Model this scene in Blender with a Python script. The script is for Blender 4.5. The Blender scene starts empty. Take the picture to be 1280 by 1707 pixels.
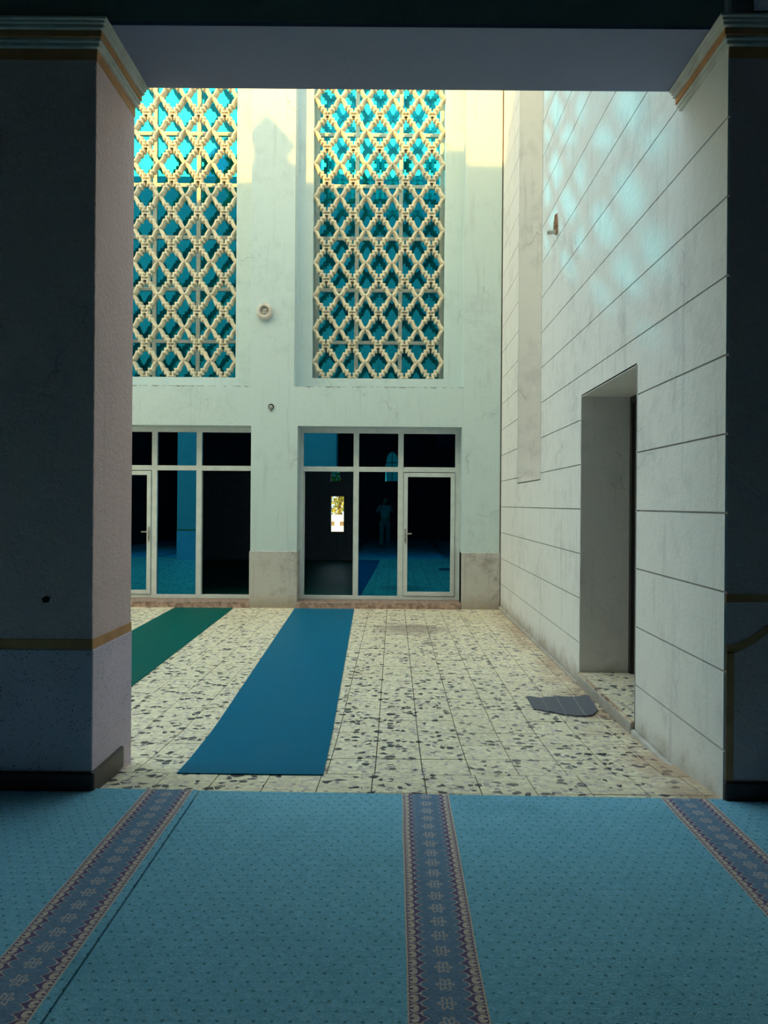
import bpy, bmesh, math, random
from mathutils import Vector, Matrix, Euler
random.seed(7)
S = bpy.context.scene
COL = S.collection
PI = math.pi

# ------------------------------------------------------------------ camera
cam_d = bpy.data.cameras.new('camera')
cam = bpy.data.objects.new('camera', cam_d); COL.objects.link(cam)
F_PX = 1180.0
cam_d.sensor_fit = 'VERTICAL'; cam_d.sensor_height = 36.0
cam_d.lens = F_PX / 1707.0 * 36.0
cam_d.shift_x = -17.0 / 1707.0
cam_d.shift_y = -13.5 / 1707.0
cam_d.clip_start = 0.02; cam_d.clip_end = 400
ROLL = 0.0075
cam.matrix_world = Matrix.Translation((0, 0, 1.5)) @ Matrix.Rotation(-ROLL, 4, 'Y') @ Matrix.Rotation(PI/2, 4, 'X')
S.camera = cam

# ------------------------------------------------------------------ sky, sun, exposure
S.view_settings.view_transform = 'Standard'
S.view_settings.look = 'None'
S.view_settings.gamma = 1.0
S.view_settings.use_curve_mapping = False
S.view_settings.exposure = 0.50
S.cycles.use_denoising = True
S.cycles.use_adaptive_sampling = True
S.cycles.adaptive_threshold = 0.06
S.cycles.adaptive_min_samples = 16
S.cycles.max_bounces = 7
S.cycles.diffuse_bounces = 4
S.cycles.glossy_bounces = 3
S.cycles.transparent_max_bounces = 8

# low evening sun: blue-green sky that turns yellow through the haze on the sun's side
SUN_DIR = Vector((0.427, 1.0, -0.52)).normalized()
w = bpy.data.worlds.new('sky'); S.world = w; w.use_nodes = True
wn = w.node_tree; wn.nodes.clear()
def wnode(kind, **kw):
    x = wn.nodes.new(kind)
    for k, v in kw.items(): setattr(x, k, v)
    return x
tc = wnode('ShaderNodeTexCoord')
dt = wnode('ShaderNodeVectorMath', operation='DOT_PRODUCT'); dt.inputs[1].default_value = -SUN_DIR
wn.links.new(tc.outputs['Generated'], dt.inputs[0])
mr = wnode('ShaderNodeMapRange'); mr.inputs[1].default_value = -1.0; mr.inputs[2].default_value = 1.0
wn.links.new(dt.outputs['Value'], mr.inputs[0])
pw = wnode('ShaderNodeMath', operation='POWER'); pw.inputs[1].default_value = 8.0
wn.links.new(mr.outputs[0], pw.inputs[0])
SKY_BASE = (0.92, 1.38, 1.62); SKY_GLOW = (4.2, 3.3, 1.35)
mx = wnode('ShaderNodeMix', data_type='RGBA'); mx.inputs[6].default_value = (*SKY_BASE, 1); mx.inputs[7].default_value = (*SKY_GLOW, 1)
wn.links.new(pw.outputs[0], mx.inputs[0])
bg = wnode('ShaderNodeBackground'); bg.inputs[1].default_value = 1.0; wn.links.new(mx.outputs[2], bg.inputs[0])
wo = wnode('ShaderNodeOutputWorld'); wn.links.new(bg.outputs[0], wo.inputs[0])

sd = bpy.data.lights.new('sun', 'SUN'); sd.energy = 4.6; sd.color = (1.0, 0.52, 0.09); sd.angle = math.radians(0.9)
sun = bpy.data.objects.new('sun', sd); COL.objects.link(sun)
sun.location = (-20, -40, 30)
sun.rotation_euler = SUN_DIR.to_track_quat('-Z', 'Y').to_euler()

# added beam through the tinted panes and lattice, standing in for reflected sun
BEAM_DIR = Vector((0.427, -1.0, -0.52)).normalized()
ld = bpy.data.lights.new('reflected_sun_standin', 'SPOT'); ld.energy = 620000; ld.color = (0.6, 1.0, 0.95)
ld.shadow_soft_size = 0.45; ld.spot_size = math.radians(5.6); ld.spot_blend = 0.25
lo = bpy.data.objects.new('reflected_sun_standin', ld); COL.objects.link(lo)
lo.location = Vector((-0.28, 11.7, 8.35)) - BEAM_DIR * 40
lo.rotation_euler = BEAM_DIR.to_track_quat('-Z', 'Y').to_euler()

# ------------------------------------------------------------------ node helpers
class MB:
    """Small wrapper for building node materials."""
    def __init__(s, name):
        s.m = bpy.data.materials.new(name); s.m.use_nodes = True
        s.t = s.m.node_tree; s.t.nodes.clear()
        s.out = s.t.nodes.new('ShaderNodeOutputMaterial')
    def n(s, kind, **kw):
        x = s.t.nodes.new(kind)
        for k, v in kw.items(): setattr(x, k, v)
        return x
    def put(s, sock, v):
        if isinstance(v, bpy.types.NodeSocket): s.t.links.new(v, sock)
        elif isinstance(v, (tuple, list)):
            sock.default_value = (*v, 1) if (len(v) == 3 and sock.type == 'RGBA') else v
        else: sock.default_value = v
    def pos(s): return s.n('ShaderNodeNewGeometry').outputs['Position']
    def xyz(s, v=None):
        x = s.n('ShaderNodeSeparateXYZ'); s.put(x.inputs[0], v or s.pos()); return x.outputs
    def comb(s, a, b, c):
        x = s.n('ShaderNodeCombineXYZ'); s.put(x.inputs[0], a); s.put(x.inputs[1], b); s.put(x.inputs[2], c); return x.outputs[0]
    def ma(s, op, a, b=0.0, c=0.0):
        x = s.n('ShaderNodeMath', operation=op); s.put(x.inputs[0], a); s.put(x.inputs[1], b); s.put(x.inputs[2], c); return x.outputs[0]
    def vm(s, op, a, b):
        x = s.n('ShaderNodeVectorMath', operation=op); s.put(x.inputs[0], a)
        if op == 'SCALE': s.put(x.inputs['Scale'], b)
        else: s.put(x.inputs[1], b)
        return x.outputs[0]
    def noise(s, vec, scale, detail=4, rough=0.55, dist=0.0, color=False):
        x = s.n('ShaderNodeTexNoise'); s.put(x.inputs['Vector'], vec); x.inputs['Scale'].default_value = scale
        x.inputs['Detail'].default_value = detail; x.inputs['Roughness'].default_value = rough; x.inputs['Distortion'].default_value = dist
        return x.outputs['Color' if color else 'Fac']
    def vor(s, vec, scale, feature='F1', out='Distance', rnd=1.0):
        x = s.n('ShaderNodeTexVoronoi', feature=feature); s.put(x.inputs['Vector'], vec); x.inputs['Scale'].default_value = scale
        x.inputs['Randomness'].default_value = rnd
        return x.outputs[out]
    def mix(s, f, a, b, blend='MIX'):
        x = s.n('ShaderNodeMix', data_type='RGBA', blend_type=blend)
        s.put(x.inputs[0], f); s.put(x.inputs[6], a); s.put(x.inputs[7], b); return x.outputs[2]
    def step(s, v, lo, hi):
        x = s.n('ShaderNodeMapRange', interpolation_type='SMOOTHSTEP'); s.put(x.inputs[0], v)
        x.inputs[1].default_value = lo; x.inputs[2].default_value = hi; return x.outputs[0]
    def lt(s, a, b): return s.ma('LESS_THAN', a, b)
    def gt(s, a, b): return s.ma('GREATER_THAN', a, b)
    def bump(s, h, strength=0.3, dist=0.01):
        x = s.n('ShaderNodeBump'); s.put(x.inputs['Height'], h); x.inputs['Strength'].default_value = strength; x.inputs['Distance'].default_value = dist
        return x.outputs[0]
    def bsdf(s, col, rough=0.8, normal=None, spec=0.3, metal=0.0):
        p = s.n('ShaderNodeBsdfPrincipled'); s.put(p.inputs['Base Color'], col); s.put(p.inputs['Roughness'], rough)
        p.inputs['Specular IOR Level'].default_value = spec; p.inputs['Metallic'].default_value = metal
        if normal is not None: s.put(p.inputs['Normal'], normal)
        s.t.links.new(p.outputs[0], s.out.inputs[0]); return s.m

def plain(name, col, rough=0.7, spec=0.3, var=0.10, scale=9, metal=0.0, bump=0.08):
    b = MB(name); p = b.pos(); n = b.noise(p, scale, 2)
    dark = tuple(c * (1 - var) for c in col); lite = tuple(min(1, c * (1 + var)) for c in col)
    return b.bsdf(b.mix(b.step(n, 0.3, 0.7), dark, lite), rough, b.bump(b.noise(p, scale * 9, 1), bump, 0.004) if bump > 0.1 else None, spec, metal)

def plaster(name, col, stain=(0.52, 0.52, 0.47), amount=0.45, crack=0.5, bump=0.35, grime_low=False, streak=1.0, coarse=1.0, ledge=False):
    b = MB(name); p = b.pos()
    n1 = b.noise(p, 1.1, 3, 0.6); n2 = b.noise(p, 6.0, 4, 0.65)
    st = b.noise(b.vm('MULTIPLY', p, (9.0, 9.0, 0.7)), 1.3, 3, 0.6)
    f = b.ma('MULTIPLY', b.step(b.ma('MULTIPLY', n1, n2), 0.22, 0.42), amount)
    c = b.mix(f, col, stain)
    c = b.mix(b.ma('MULTIPLY', b.step(st, 0.56, 0.74), 0.30 * streak), c, tuple(x * 0.78 for x in stain))
    # flecks and chips of missing paint
    fl = b.vor(p, 14.0)
    fm = b.ma('MULTIPLY', b.lt(fl, b.ma('MULTIPLY', b.step(n2, 0.52, 0.75), 0.17)), b.step(n1, 0.54, 0.66))
    c = b.mix(b.ma('MULTIPLY', fm, 0.55), c, (0.20, 0.19, 0.19))
    # hairline cracks
    pd = b.vm('ADD', p, b.vm('SCALE', b.noise(p, 2.6, 2, 0.7, color=True), 0.5))
    ck = b.vor(pd, 0.62, 'DISTANCE_TO_EDGE')
    cm = b.ma('MULTIPLY', b.ma('SUBTRACT', 1.0, b.step(ck, 0.0008, 0.0042)), b.step(n1, 0.52, 0.60))
    c = b.mix(b.ma('MULTIPLY', cm, crack), c, (0.16, 0.16, 0.16))
    if ledge:
        x, y, z = b.xyz(p)
        dl = b.ma('ABSOLUTE', b.ma('SUBTRACT', z, b.ma('ADD', 3.325, b.ma('MULTIPLY', b.noise(p, 14, 4, 0.7), 0.035))))
        inx = b.ma('MULTIPLY', b.gt(b.ma('ABSOLUTE', b.ma('ADD', x, 1.94)), 0.345), b.lt(x, 1.09))
        dm = b.ma('MULTIPLY', b.ma('MULTIPLY', b.lt(dl, b.ma('MULTIPLY', b.step(n2, 0.42, 0.7), 0.020)), inx), 0.7)
        c = b.mix(dm, c, (0.13, 0.13, 0.14))
    if grime_low:
        z = b.xyz(p)[2]
        g = b.ma('MULTIPLY', b.ma('SUBTRACT', 1.0, b.step(b.ma('ADD', z, b.ma('MULTIPLY', n2, 0.35)), 0.02, 0.28)), 0.75)
        c = b.mix(g, c, (0.33, 0.27, 0.21))
    h = b.noise(p, 16 / coarse, 3, 0.75)
    return b.bsdf(c, 0.85, b.bump(h, bump, 0.02), 0.2)

M = {}
M['facade'] = plaster('facade_plaster', (0.56, 0.69, 0.73), (0.45, 0.56, 0.60), 0.5, 0.6, 0.22, ledge=True)
M['side'] = plaster('side_wall_plaster', (0.78, 0.77, 0.76), (0.60, 0.59, 0.60), 0.55, 0.35, 0.32, grime_low=True, streak=1.3)
M['plinth'] = plaster('bare_plinth_render', (0.53, 0.53, 0.52), (0.36, 0.33, 0.32), 0.9, 0.5, 0.5, grime_low=True)
M['joint'] = plain('dark_joint', (0.10, 0.09, 0.09), 0.95)
M['jamb'] = plaster('column_stucco', (0.90, 0.64, 0.63), (0.76, 0.55, 0.54), 0.5, 0.3, 0.6, streak=0.6, coarse=0.45)
M['soffit'] = plaster('beam_paint', (0.24, 0.27, 0.40), (0.22, 0.25, 0.36), 0.3, 0.2, 0.12, streak=0.2)
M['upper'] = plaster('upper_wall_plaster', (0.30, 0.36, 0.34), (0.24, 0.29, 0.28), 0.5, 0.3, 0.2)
M['ochre'] = plain('ochre_paint', (0.62, 0.31, 0.14), 0.7)
M['cornice'] = plain('cornice_white', (0.66, 0.66, 0.62), 0.7)
M['lattice'] = plain('cast_lattice_stone', (0.74, 0.68, 0.54), 0.8, var=0.12, scale=7, bump=0.25)
M['alu'] = plain('window_frame_metal', (0.60, 0.67, 0.70), 0.45, 0.5, var=0.06)
M['steel'] = plain('handle_metal', (0.45, 0.45, 0.45), 0.3, 0.5, metal=0.7)
M['black'] = plain('keyhole_black', (0.01, 0.01, 0.01), 0.6)
M['skirt'] = plain('dark_skirting_tile', (0.045, 0.028, 0.032), 0.35, 0.4)
M['sill'] = plain('reddish_sill_stone', (0.36, 0.25, 0.21), 0.8, var=0.35, scale=16, bump=0.3)
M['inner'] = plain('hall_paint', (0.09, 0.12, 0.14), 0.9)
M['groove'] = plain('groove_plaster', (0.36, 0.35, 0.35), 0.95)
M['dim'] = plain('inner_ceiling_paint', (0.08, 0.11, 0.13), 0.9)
M['wood'] = plain('dark_door_wood', (0.035, 0.032, 0.03), 0.5)
M['plastic'] = plain('old_white_plastic', (0.60, 0.56, 0.52), 0.5)
M['rust'] = plain('rusty_clay', (0.36, 0.20, 0.12), 0.9, var=0.4, scale=40)
M['pipe'] = plain('grey_pipe', (0.30, 0.32, 0.33), 0.5)
M['fence'] = plain('white_fence', (0.85, 0.83, 0.74), 0.8)
M['ground'] = plain('outside_ground', (0.55, 0.50, 0.38), 0.9)
M['bark'] = plain('bark', (0.14, 0.10, 0.07), 0.95)
M['dark_panel'] = plain('fence_infill', (0.15, 0.13, 0.12), 0.8)

def speckled():
    b = MB('pitted_plinth_paint'); p = b.pos()
    v = b.vor(p, 62.0); msk = b.ma('MULTIPLY', b.lt(v, 0.20), b.gt(b.noise(p, 9, 3), 0.47))
    c = b.mix(b.step(b.noise(p, 2.0, 5), 0.35, 0.65), (0.86, 0.68, 0.82), (0.76, 0.62, 0.72))
    c = b.mix(b.ma('MULTIPLY', msk, 0.85), c, (0.05, 0.05, 0.05))
    h = b.ma('SUBTRACT', b.noise(p, 30, 4), b.ma('MULTIPLY', msk, 0.8))
    return b.bsdf(c, 0.8, b.bump(h, 0.4, 0.008), 0.2)
M['speckled'] = speckled()

def terrazzo():
    b = MB('terrazzo'); p = b.pos()
    pj = b.vm('ADD', p, b.vm('SCALE', b.noise(p, 30, 2, color=True), 0.012))
    x, y, z = b.xyz(p)
    flat = b.comb(b.xyz(pj)[0], b.xyz(pj)[1], 0.0)
    small = b.xyz(b.vor(flat, 34.0, out='Color'))
    edge = b.vor(flat, 34.0, 'DISTANCE_TO_EDGE')
    c = b.mix(small[0], (0.72, 0.62, 0.44), (1.0, 0.92, 0.70))
    c = b.mix(b.gt(small[1], 0.74), c, (0.66, 0.56, 0.52))
    c = b.mix(b.gt(small[1], 0.91), c, (0.42, 0.36, 0.36))
    c = b.mix(b.ma('SUBTRACT', 1.0, b.step(edge, 0.02, 0.12)), c, (0.84, 0.75, 0.55))
    rnd = b.xyz(b.vor(flat, 21.0, out='Color'))
    d2 = b.vor(flat, 21.0, 'DISTANCE_TO_EDGE')
    dk = b.ma('MULTIPLY', b.gt(rnd[0], 0.83), b.gt(d2, 0.07))
    c = b.mix(dk, c, b.mix(rnd[1], (0.045, 0.055, 0.065), (0.13, 0.12, 0.13)))
    # dirt and rust marks, mostly along the side wall and in a worn patch by the doors
    n = b.noise(p, 1.7, 6, 0.65)
    near_wall = b.ma('MULTIPLY', b.step(x, 0.85, 1.72), b.lt(x, 1.69))
    rust = b.ma('MULTIPLY', b.step(b.ma('MULTIPLY', n, near_wall), 0.30, 0.58), 0.60)
    c = b.mix(rust, c, (0.38, 0.18, 0.10))
    ylw = b.ma('MULTIPLY', b.step(b.noise(p, 0.55, 5), 0.50, 0.72), 0.35)
    c = b.mix(ylw, c, (0.66, 0.57, 0.36))
    dx = b.ma('DIVIDE', b.ma('SUBTRACT', x, 0.22), 0.55); dy = b.ma('DIVIDE', b.ma('SUBTRACT', y, 9.3), 0.55)
    r = b.ma('ADD', b.ma('MULTIPLY', dx, dx), b.ma('MULTIPLY', dy, dy))
    c = b.mix(b.ma('MULTIPLY', b.ma('SUBTRACT', 1.0, b.step(b.ma('ADD', r, b.ma('MULTIPLY', b.noise(p, 5, 5), 1.6)), 0.8, 1.9)), 0.6), c, (0.24, 0.17, 0.16))
    return b.bsdf(c, b.mix(dk, (0.42,) * 3, (0.3,) * 3), b.bump(b.noise(p, 60, 3), 0.08, 0.003), 0.35)
M['terrazzo'] = terrazzo()
M['grout'] = plain('grout', (0.10, 0.085, 0.07), 0.95)

def carpet():
    b = MB('prayer_carpet'); p = b.pos(); x, y, z = b.xyz(p)
    wob = b.ma('MULTIPLY', b.ma('SUBTRACT', b.noise(p, 1.2, 2), 0.5), 0.018)
    xw = b.ma('ADD', x, wob)
    sx = b.ma('SUBTRACT', b.ma('MODULO', b.ma('ADD', xw, 132.2 - 0.17 + 0.661), 1.322), 0.661)
    ax = b.ma('ABSOLUTE', sx)
    # field with rows of small dark tufts
    n = b.noise(b.vm('MULTIPLY', p, (1.0, 2.2, 1.0)), 26, 5, 0.7); big = b.noise(p, 1.6, 5)
    field = b.mix(b.step(n, 0.25, 0.75), (0.20, 0.55, 0.77), (0.30, 0.68, 0.90))
    field = b.mix(b.ma('MULTIPLY', b.step(big, 0.5, 0.75), 0.35), field, (0.10, 0.32, 0.44))
    G = 0.042
    row = b.ma('FLOOR', b.ma('DIVIDE', y, G))
    gx = b.ma('SUBTRACT', b.ma('FRACT', b.ma('ADD', b.ma('DIVIDE', x, G * 1.25), b.ma('MULTIPLY', row, 0.5))), 0.5)
    gy = b.ma('SUBTRACT', b.ma('FRACT', b.ma('DIVIDE', y, G)), 0.5)
    rr = b.ma('ADD', b.ma('MULTIPLY', gx, gx), b.ma('MULTIPLY', b.ma('MULTIPLY', gy, gy), 0.7))
    field = b.mix(b.ma('MULTIPLY', b.lt(rr, b.ma('MULTIPLY', b.noise(p, 22, 2), 0.022)), 0.6), field, (0.025, 0.11, 0.16))
    # patterned stripe
    stripe = b.mix(b.step(n, 0.25, 0.75), (0.17, 0.29, 0.46), (0.24, 0.37, 0.55))
    CR = (0.78, 0.66, 0.58)
    P = 0.083
    fy = b.ma('MULTIPLY', b.ma('SUBTRACT', b.ma('FRACT', b.ma('DIVIDE', y, P)), 0.5), P)
    r = b.ma('SQRT', b.ma('ADD', b.ma('MULTIPLY', sx, sx), b.ma('MULTIPLY', fy, fy)))
    th = b.ma('ARCTAN2', fy, sx)
    rad = b.ma('ADD', 0.021, b.ma('MULTIPLY', b.ma('COSINE', b.ma('MULTIPLY', th, 6.0)), 0.006))
    ring = b.lt(b.ma('ABSOLUTE', b.ma('SUBTRACT', r, rad)), 0.0038)
    core = b.ma('MAXIMUM', ring, b.ma('MAXIMUM', b.lt(r, 0.005), b.ma('MULTIPLY', b.lt(r, 0.017), b.gt(b.ma('COSINE', b.ma('MULTIPLY', th, 4.0)), 0.55))))
    stripe = b.mix(b.ma('MULTIPLY', core, 0.75), stripe, CR)
    T = 0.0415
    t = b.ma('SUBTRACT', b.ma('FRACT', b.ma('DIVIDE', y, T)), 0.5)
    at = b.ma('ABSOLUTE', t)
    inner = b.ma('ADD', 0.055, b.ma('MULTIPLY', b.ma('SINE', b.ma('MULTIPLY', at, PI)), 0.024))
    stripe = b.mix(b.gt(ax, inner), stripe, (0.19, 0.14, 0.28))
    stripe = b.mix(b.lt(b.ma('ABSOLUTE', b.ma('SUBTRACT', ax, inner)), 0.0022), stripe, CR)
    bx = b.ma('DIVIDE', b.ma('SUBTRACT', ax, 0.099), 0.0145); by = b.ma('DIVIDE', t, 0.40)
    blob = b.lt(b.ma('ADD', b.ma('MULTIPLY', bx, bx), b.ma('MULTIPLY', by, by)), 1.0)
    eye = b.ma('MULTIPLY', b.lt(at, 0.10), b.gt(ax, 0.101))
    stripe = b.mix(b.ma('MULTIPLY', blob, b.ma('SUBTRACT', 1.0, eye)), stripe, CR)
    stripe = b.mix(b.ma('MULTIPLY', b.gt(ax, 0.074), b.gt(at, 0.455)), stripe, CR)
    stripe = b.mix(b.gt(ax, 0.114), stripe, CR)
    c = b.mix(b.lt(ax, 0.120), field, stripe)
    c = b.mix(b.ma('MULTIPLY', b.step(b.noise(p, 90, 3), 0.45, 0.8), 0.35), c, (0.05, 0.12, 0.17))
    h = b.ma('ADD', b.noise(p, 140, 3), b.ma('ADD', b.ma('MULTIPLY', n, 0.8), b.ma('MULTIPLY', big, 0.6)))
    return b.bsdf(c, 0.95, b.bump(h, 0.6, 0.012), 0.1)
M['carpet'] = carpet()

def rubber(name, a, c2, rough, pitch=0.011, spec=0.3):
    b = MB(name); p = b.pos(); x, y, z = b.xyz(p)
    k = 2 * PI / pitch
    w_ = b.ma('MULTIPLY', b.ma('SINE', b.ma('MULTIPLY', x, k)), b.ma('SINE', b.ma('MULTIPLY', y, k)))
    c = b.mix(b.step(w_, -0.3, 0.6), a, c2)
    dust = b.ma('MULTIPLY', b.step(b.noise(p, 2.2, 6), 0.5, 0.8), 0.03)
    c = b.mix(dust, c, (0.25, 0.33, 0.35))
    return b.bsdf(c, rough, b.bump(w_, 0.25, 0.003), spec * 0.12)
M['blue_mat'] = rubber('blue_mat_rubber', (0.001, 0.11, 0.22), (0.002, 0.18, 0.32), 0.42)
M['green_mat'] = rubber('green_mat_rubber', (0.001, 0.09, 0.08), (0.002, 0.135, 0.115), 0.42)
M['grey_mat'] = rubber('grey_mat_rubber', (0.11, 0.115, 0.14), (0.25, 0.26, 0.30), 0.7, 0.016)
M['mat_seam'] = plain('pale_mat_seam', (0.45, 0.45, 0.45), 0.8)

def tinted(name, refl, trans, fac, rough=0.0):
    b = MB(name)
    g = b.n('ShaderNodeBsdfGlossy'); g.inputs['Color'].default_value = (*refl, 1); g.inputs['Roughness'].default_value = rough
    t = b.n('ShaderNodeBsdfTransparent'); t.inputs['Color'].default_value = (*trans, 1)
    m = b.n('ShaderNodeMixShader'); m.inputs[0].default_value = fac
    b.t.links.new(t.outputs[0], m.inputs[1]); b.t.links.new(g.outputs[0], m.inputs[2]); b.t.links.new(m.outputs[0], b.out.inputs[0])
    return b.m
M['glass_up'] = tinted('tinted_upper_glass', (0.02, 0.52, 0.76), (0.03, 0.24, 0.27), 0.72)
M['glass_door'] = tinted('tinted_door_glass', (0.01, 0.22, 0.42), (0.05, 0.16, 0.20), 0.75)
M['glass_arch'] = tinted('turquoise_glass', (0.02, 0.1, 0.1), (0.10, 0.38, 0.42), 0.3)

def leaves():
    b = MB('leaf'); p = b.pos()
    c = b.mix(b.noise(p, 1.5, 3), (0.12, 0.17, 0.02), (0.42, 0.40, 0.07))
    return b.bsdf(c, 0.6)
M['leaf'] = leaves()

# ------------------------------------------------------------------ mesh helpers
def link(name, me, mat, parent=None):
    o = bpy.data.objects.new(name, me); COL.objects.link(o)
    if mat and not me.materials: me.materials.append(M[mat])
    if parent: o.parent = parent
    return o
def mesh(name, verts, faces):
    me = bpy.data.meshes.new(name); me.from_pydata(verts, [], faces); me.update()
    bm = bmesh.new(); bm.from_mesh(me); bmesh.ops.recalc_face_normals(bm, faces=bm.faces); bm.to_mesh(me); bm.free()
    return me
def boxes(name, lst, mat, parent=None, bevel=0.0):
    V, Fc = [], []
    for (x0, x1, y0, y1, z0, z1) in lst:
        k = len(V)
        V += [(x0,y0,z0),(x1,y0,z0),(x1,y1,z0),(x0,y1,z0),(x0,y0,z1),(x1,y0,z1),(x1,y1,z1),(x0,y1,z1)]
        Fc += [tuple(k+i for i in f) for f in ((0,3,2,1),(4,5,6,7),(0,1,5,4),(1,2,6,5),(2,3,7,6),(3,0,4,7))]
    o = link(name, mesh(name, V, Fc), mat, parent)
    if bevel:
        m = o.modifiers.new('bevel', 'BEVEL'); m.width = bevel; m.segments = 2; m.limit_method = 'ANGLE'
    return o
def box(name, x0, x1, y0, y1, z0, z1, mat, parent=None, bevel=0.0):
    return boxes(name, [(x0, x1, y0, y1, z0, z1)], mat, parent, bevel)
def pierced(name, a0, a1, z0, z1, d0, d1, holes, mat, parent=None, axis='x'):
    """A slab in the (a, z) plane from depth d0 to d1, with rectangular holes; axis 'x': a = X, depth = Y; 'y': a = Y, depth = X."""
    As = sorted({a0, a1, *[min(max(h[i], a0), a1) for h in holes for i in (0, 1)]})
    Zs = sorted({z0, z1, *[min(max(h[i], z0), z1) for h in holes for i in (2, 3)]})
    na, nz = len(As) - 1, len(Zs) - 1
    def solid(i, j):
        if not (0 <= i < na and 0 <= j < nz): return False
        ca, cz = (As[i] + As[i+1]) / 2, (Zs[j] + Zs[j+1]) / 2
        return not any(h[0] < ca < h[1] and h[2] < cz < h[3] for h in holes)
    V, Fc, idx = [], [], {}
    def v(i, j, d):
        k = (i, j, d)
        if k not in idx:
            idx[k] = len(V); V.append((As[i], (d0, d1)[d], Zs[j]) if axis == 'x' else ((d0, d1)[d], As[i], Zs[j]))
        return idx[k]
    for i in range(na):
        for j in range(nz):
            if not solid(i, j): continue
            for d in (0, 1): Fc.append((v(i,j,d), v(i+1,j,d), v(i+1,j+1,d), v(i,j+1,d)))
            for di, dj, e in ((-1,0,((i,j),(i,j+1))), (1,0,((i+1,j),(i+1,j+1))), (0,-1,((i,j),(i+1,j))), (0,1,((i,j+1),(i+1,j+1)))):
                if not solid(i+di, j+dj):
                    (p, q), (r, s) = e
                    Fc.append((v(p,q,0), v(r,s,0), v(r,s,1), v(p,q,1)))
    if not V: return None
    return link(name, mesh(name, V, Fc), mat, parent)
def prism(name, pts, y0, y1, mat, parent=None):
    """Polygon in the XZ plane extruded along Y."""
    n = len(pts); V = [(x, y0, z) for x, z in pts] + [(x, y1, z) for x, z in pts]
    Fc = [tuple(range(n)), tuple(range(2*n-1, n-1, -1))] + [(i, (i+1) % n, n+(i+1) % n, n+i) for i in range(n)]
    return link(name, mesh(name, V, Fc), mat, parent)
def lathe(name, prof, mat, parent=None, seg=24, axis='y', loc=(0,0,0), smooth=True):
    """prof: (radius, depth) pairs revolved about the axis."""
    V, Fc = [], []
    for r, d in prof:
        for k in range(seg):
            a = 2*PI*k/seg; c, s = r*math.cos(a), r*math.sin(a)
            V.append({'y': (c, d, s), 'x': (d, c, s), 'z': (c, s, d)}[axis])
    for i in range(len(prof)-1):
        for k in range(seg):
            Fc.append((i*seg+k, i*seg+(k+1) % seg, (i+1)*seg+(k+1) % seg, (i+1)*seg+k))
    Fc.append(tuple(range(seg))); Fc.append(tuple((len(prof)-1)*seg+k for k in range(seg)))
    o = link(name, mesh(name, V, Fc), mat, parent); o.location = loc
    if smooth:
        for p in o.data.polygons: p.use_smooth = len(p.vertices) == 4
    return o
def tag(o, label, cat, group=None, kind=None):
    o['label'] = label; o['category'] = cat
    if group: o['group'] = group
    if kind: o['kind'] = kind
    return o
def struct(o, label, cat): return tag(o, label, cat, kind='structure')
def empty(name, loc=(0,0,0)):
    o = bpy.data.objects.new(name, None); COL.objects.link(o); o.location = loc; o.empty_display_size = 0.1; return o

# ------------------------------------------------------------------ main dimensions
XW = 1.687            # face of the side wall
YF = 11.18            # front plane of the far facade
YR = 11.48            # recessed plane that carries the lattice screens
YN, YO = 3.66, 4.21   # inner and outer face of the arcade piers
Z_BEAM = 3.963
H_NEAR, H_FAR, H_SIDE = 10.5, 10.5, 8.9
def zf(y):
    """Height of the gently falling courtyard floor."""
    pts = ((3.55, 0.0), (3.67, 0.0), (4.3, -0.060), (5.0, -0.100), (11.6, -0.160))
    if y <= pts[0][0]: return 0.0
    for (a, za), (c, zc) in zip(pts, pts[1:]):
        if y <= c: return za + (zc - za) * (y - a) / (c - a)
    return pts[-1][1]

# ------------------------------------------------------------------ courtyard floor and tiles
ys = [2.9, 3.55, 3.67, 4.3, 5.0, 11.95]
V, Fc = [], []
for y in ys: V += [(-12.2, y, zf(y) - 0.012), (2.3, y, zf(y) - 0.012)]
for y in ys: V += [(-12.2, y, -0.4), (2.3, y, -0.4)]
n2 = 2 * len(ys)
for i in range(len(ys) - 1):
    k = 2 * i
    Fc += [(k, k+1, k+3, k+2), (n2+k, n2+k+1, n2+k+3, n2+k+2), (k, k+2, n2+k+2, n2+k), (k+1, k+3, n2+k+3, n2+k+1)]
Fc += [(0, 1, n2+1, n2), (n2-2, n2-1, 2*n2-1, 2*n2-2)]
floor = struct(link('floor', mesh('floor', V, Fc), 'grout'), 'terrazzo tiled courtyard floor between the arcade and the far facade', 'floor')
GAP = 0.0060
def tile(x0, x1, ya0, ya1, yb0, yb1, acc=None):
    """ya: near edge at x0/x1, yb: far edge at x0/x1."""
    g = GAP / 2
    jz = random.uniform(-0.0012, 0.0012)
    P = [(x0+g, ya0+g), (x1-g, ya1+g), (x1-g, yb1-g), (x0+g, yb0-g)]
    v = [(x, y, zf(y) + jz) for x, y in P] + [(x, y, zf(y) - 0.02) for x, y in P]
    f = [(0,1,2,3), (0,4,5,1), (1,5,6,2), (2,6,7,3), (3,7,4,0)]
    if acc is not None:
        k = len(acc[0]); acc[0].extend(v); acc[1].extend(tuple(k+i for i in q) for q in f); return
    link('tile', mesh('tile', v, f), 'terrazzo', floor)
def edge_y(x): return 3.645 - 0.0218 * x      # front edge of the carpet
joints = [3.672, 4.01, 4.335] 
while joints[-1] < 11.6: joints.append(joints[-1] + 0.302)
far = ([], [])
PX, X0 = 0.274, 0.175
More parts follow.
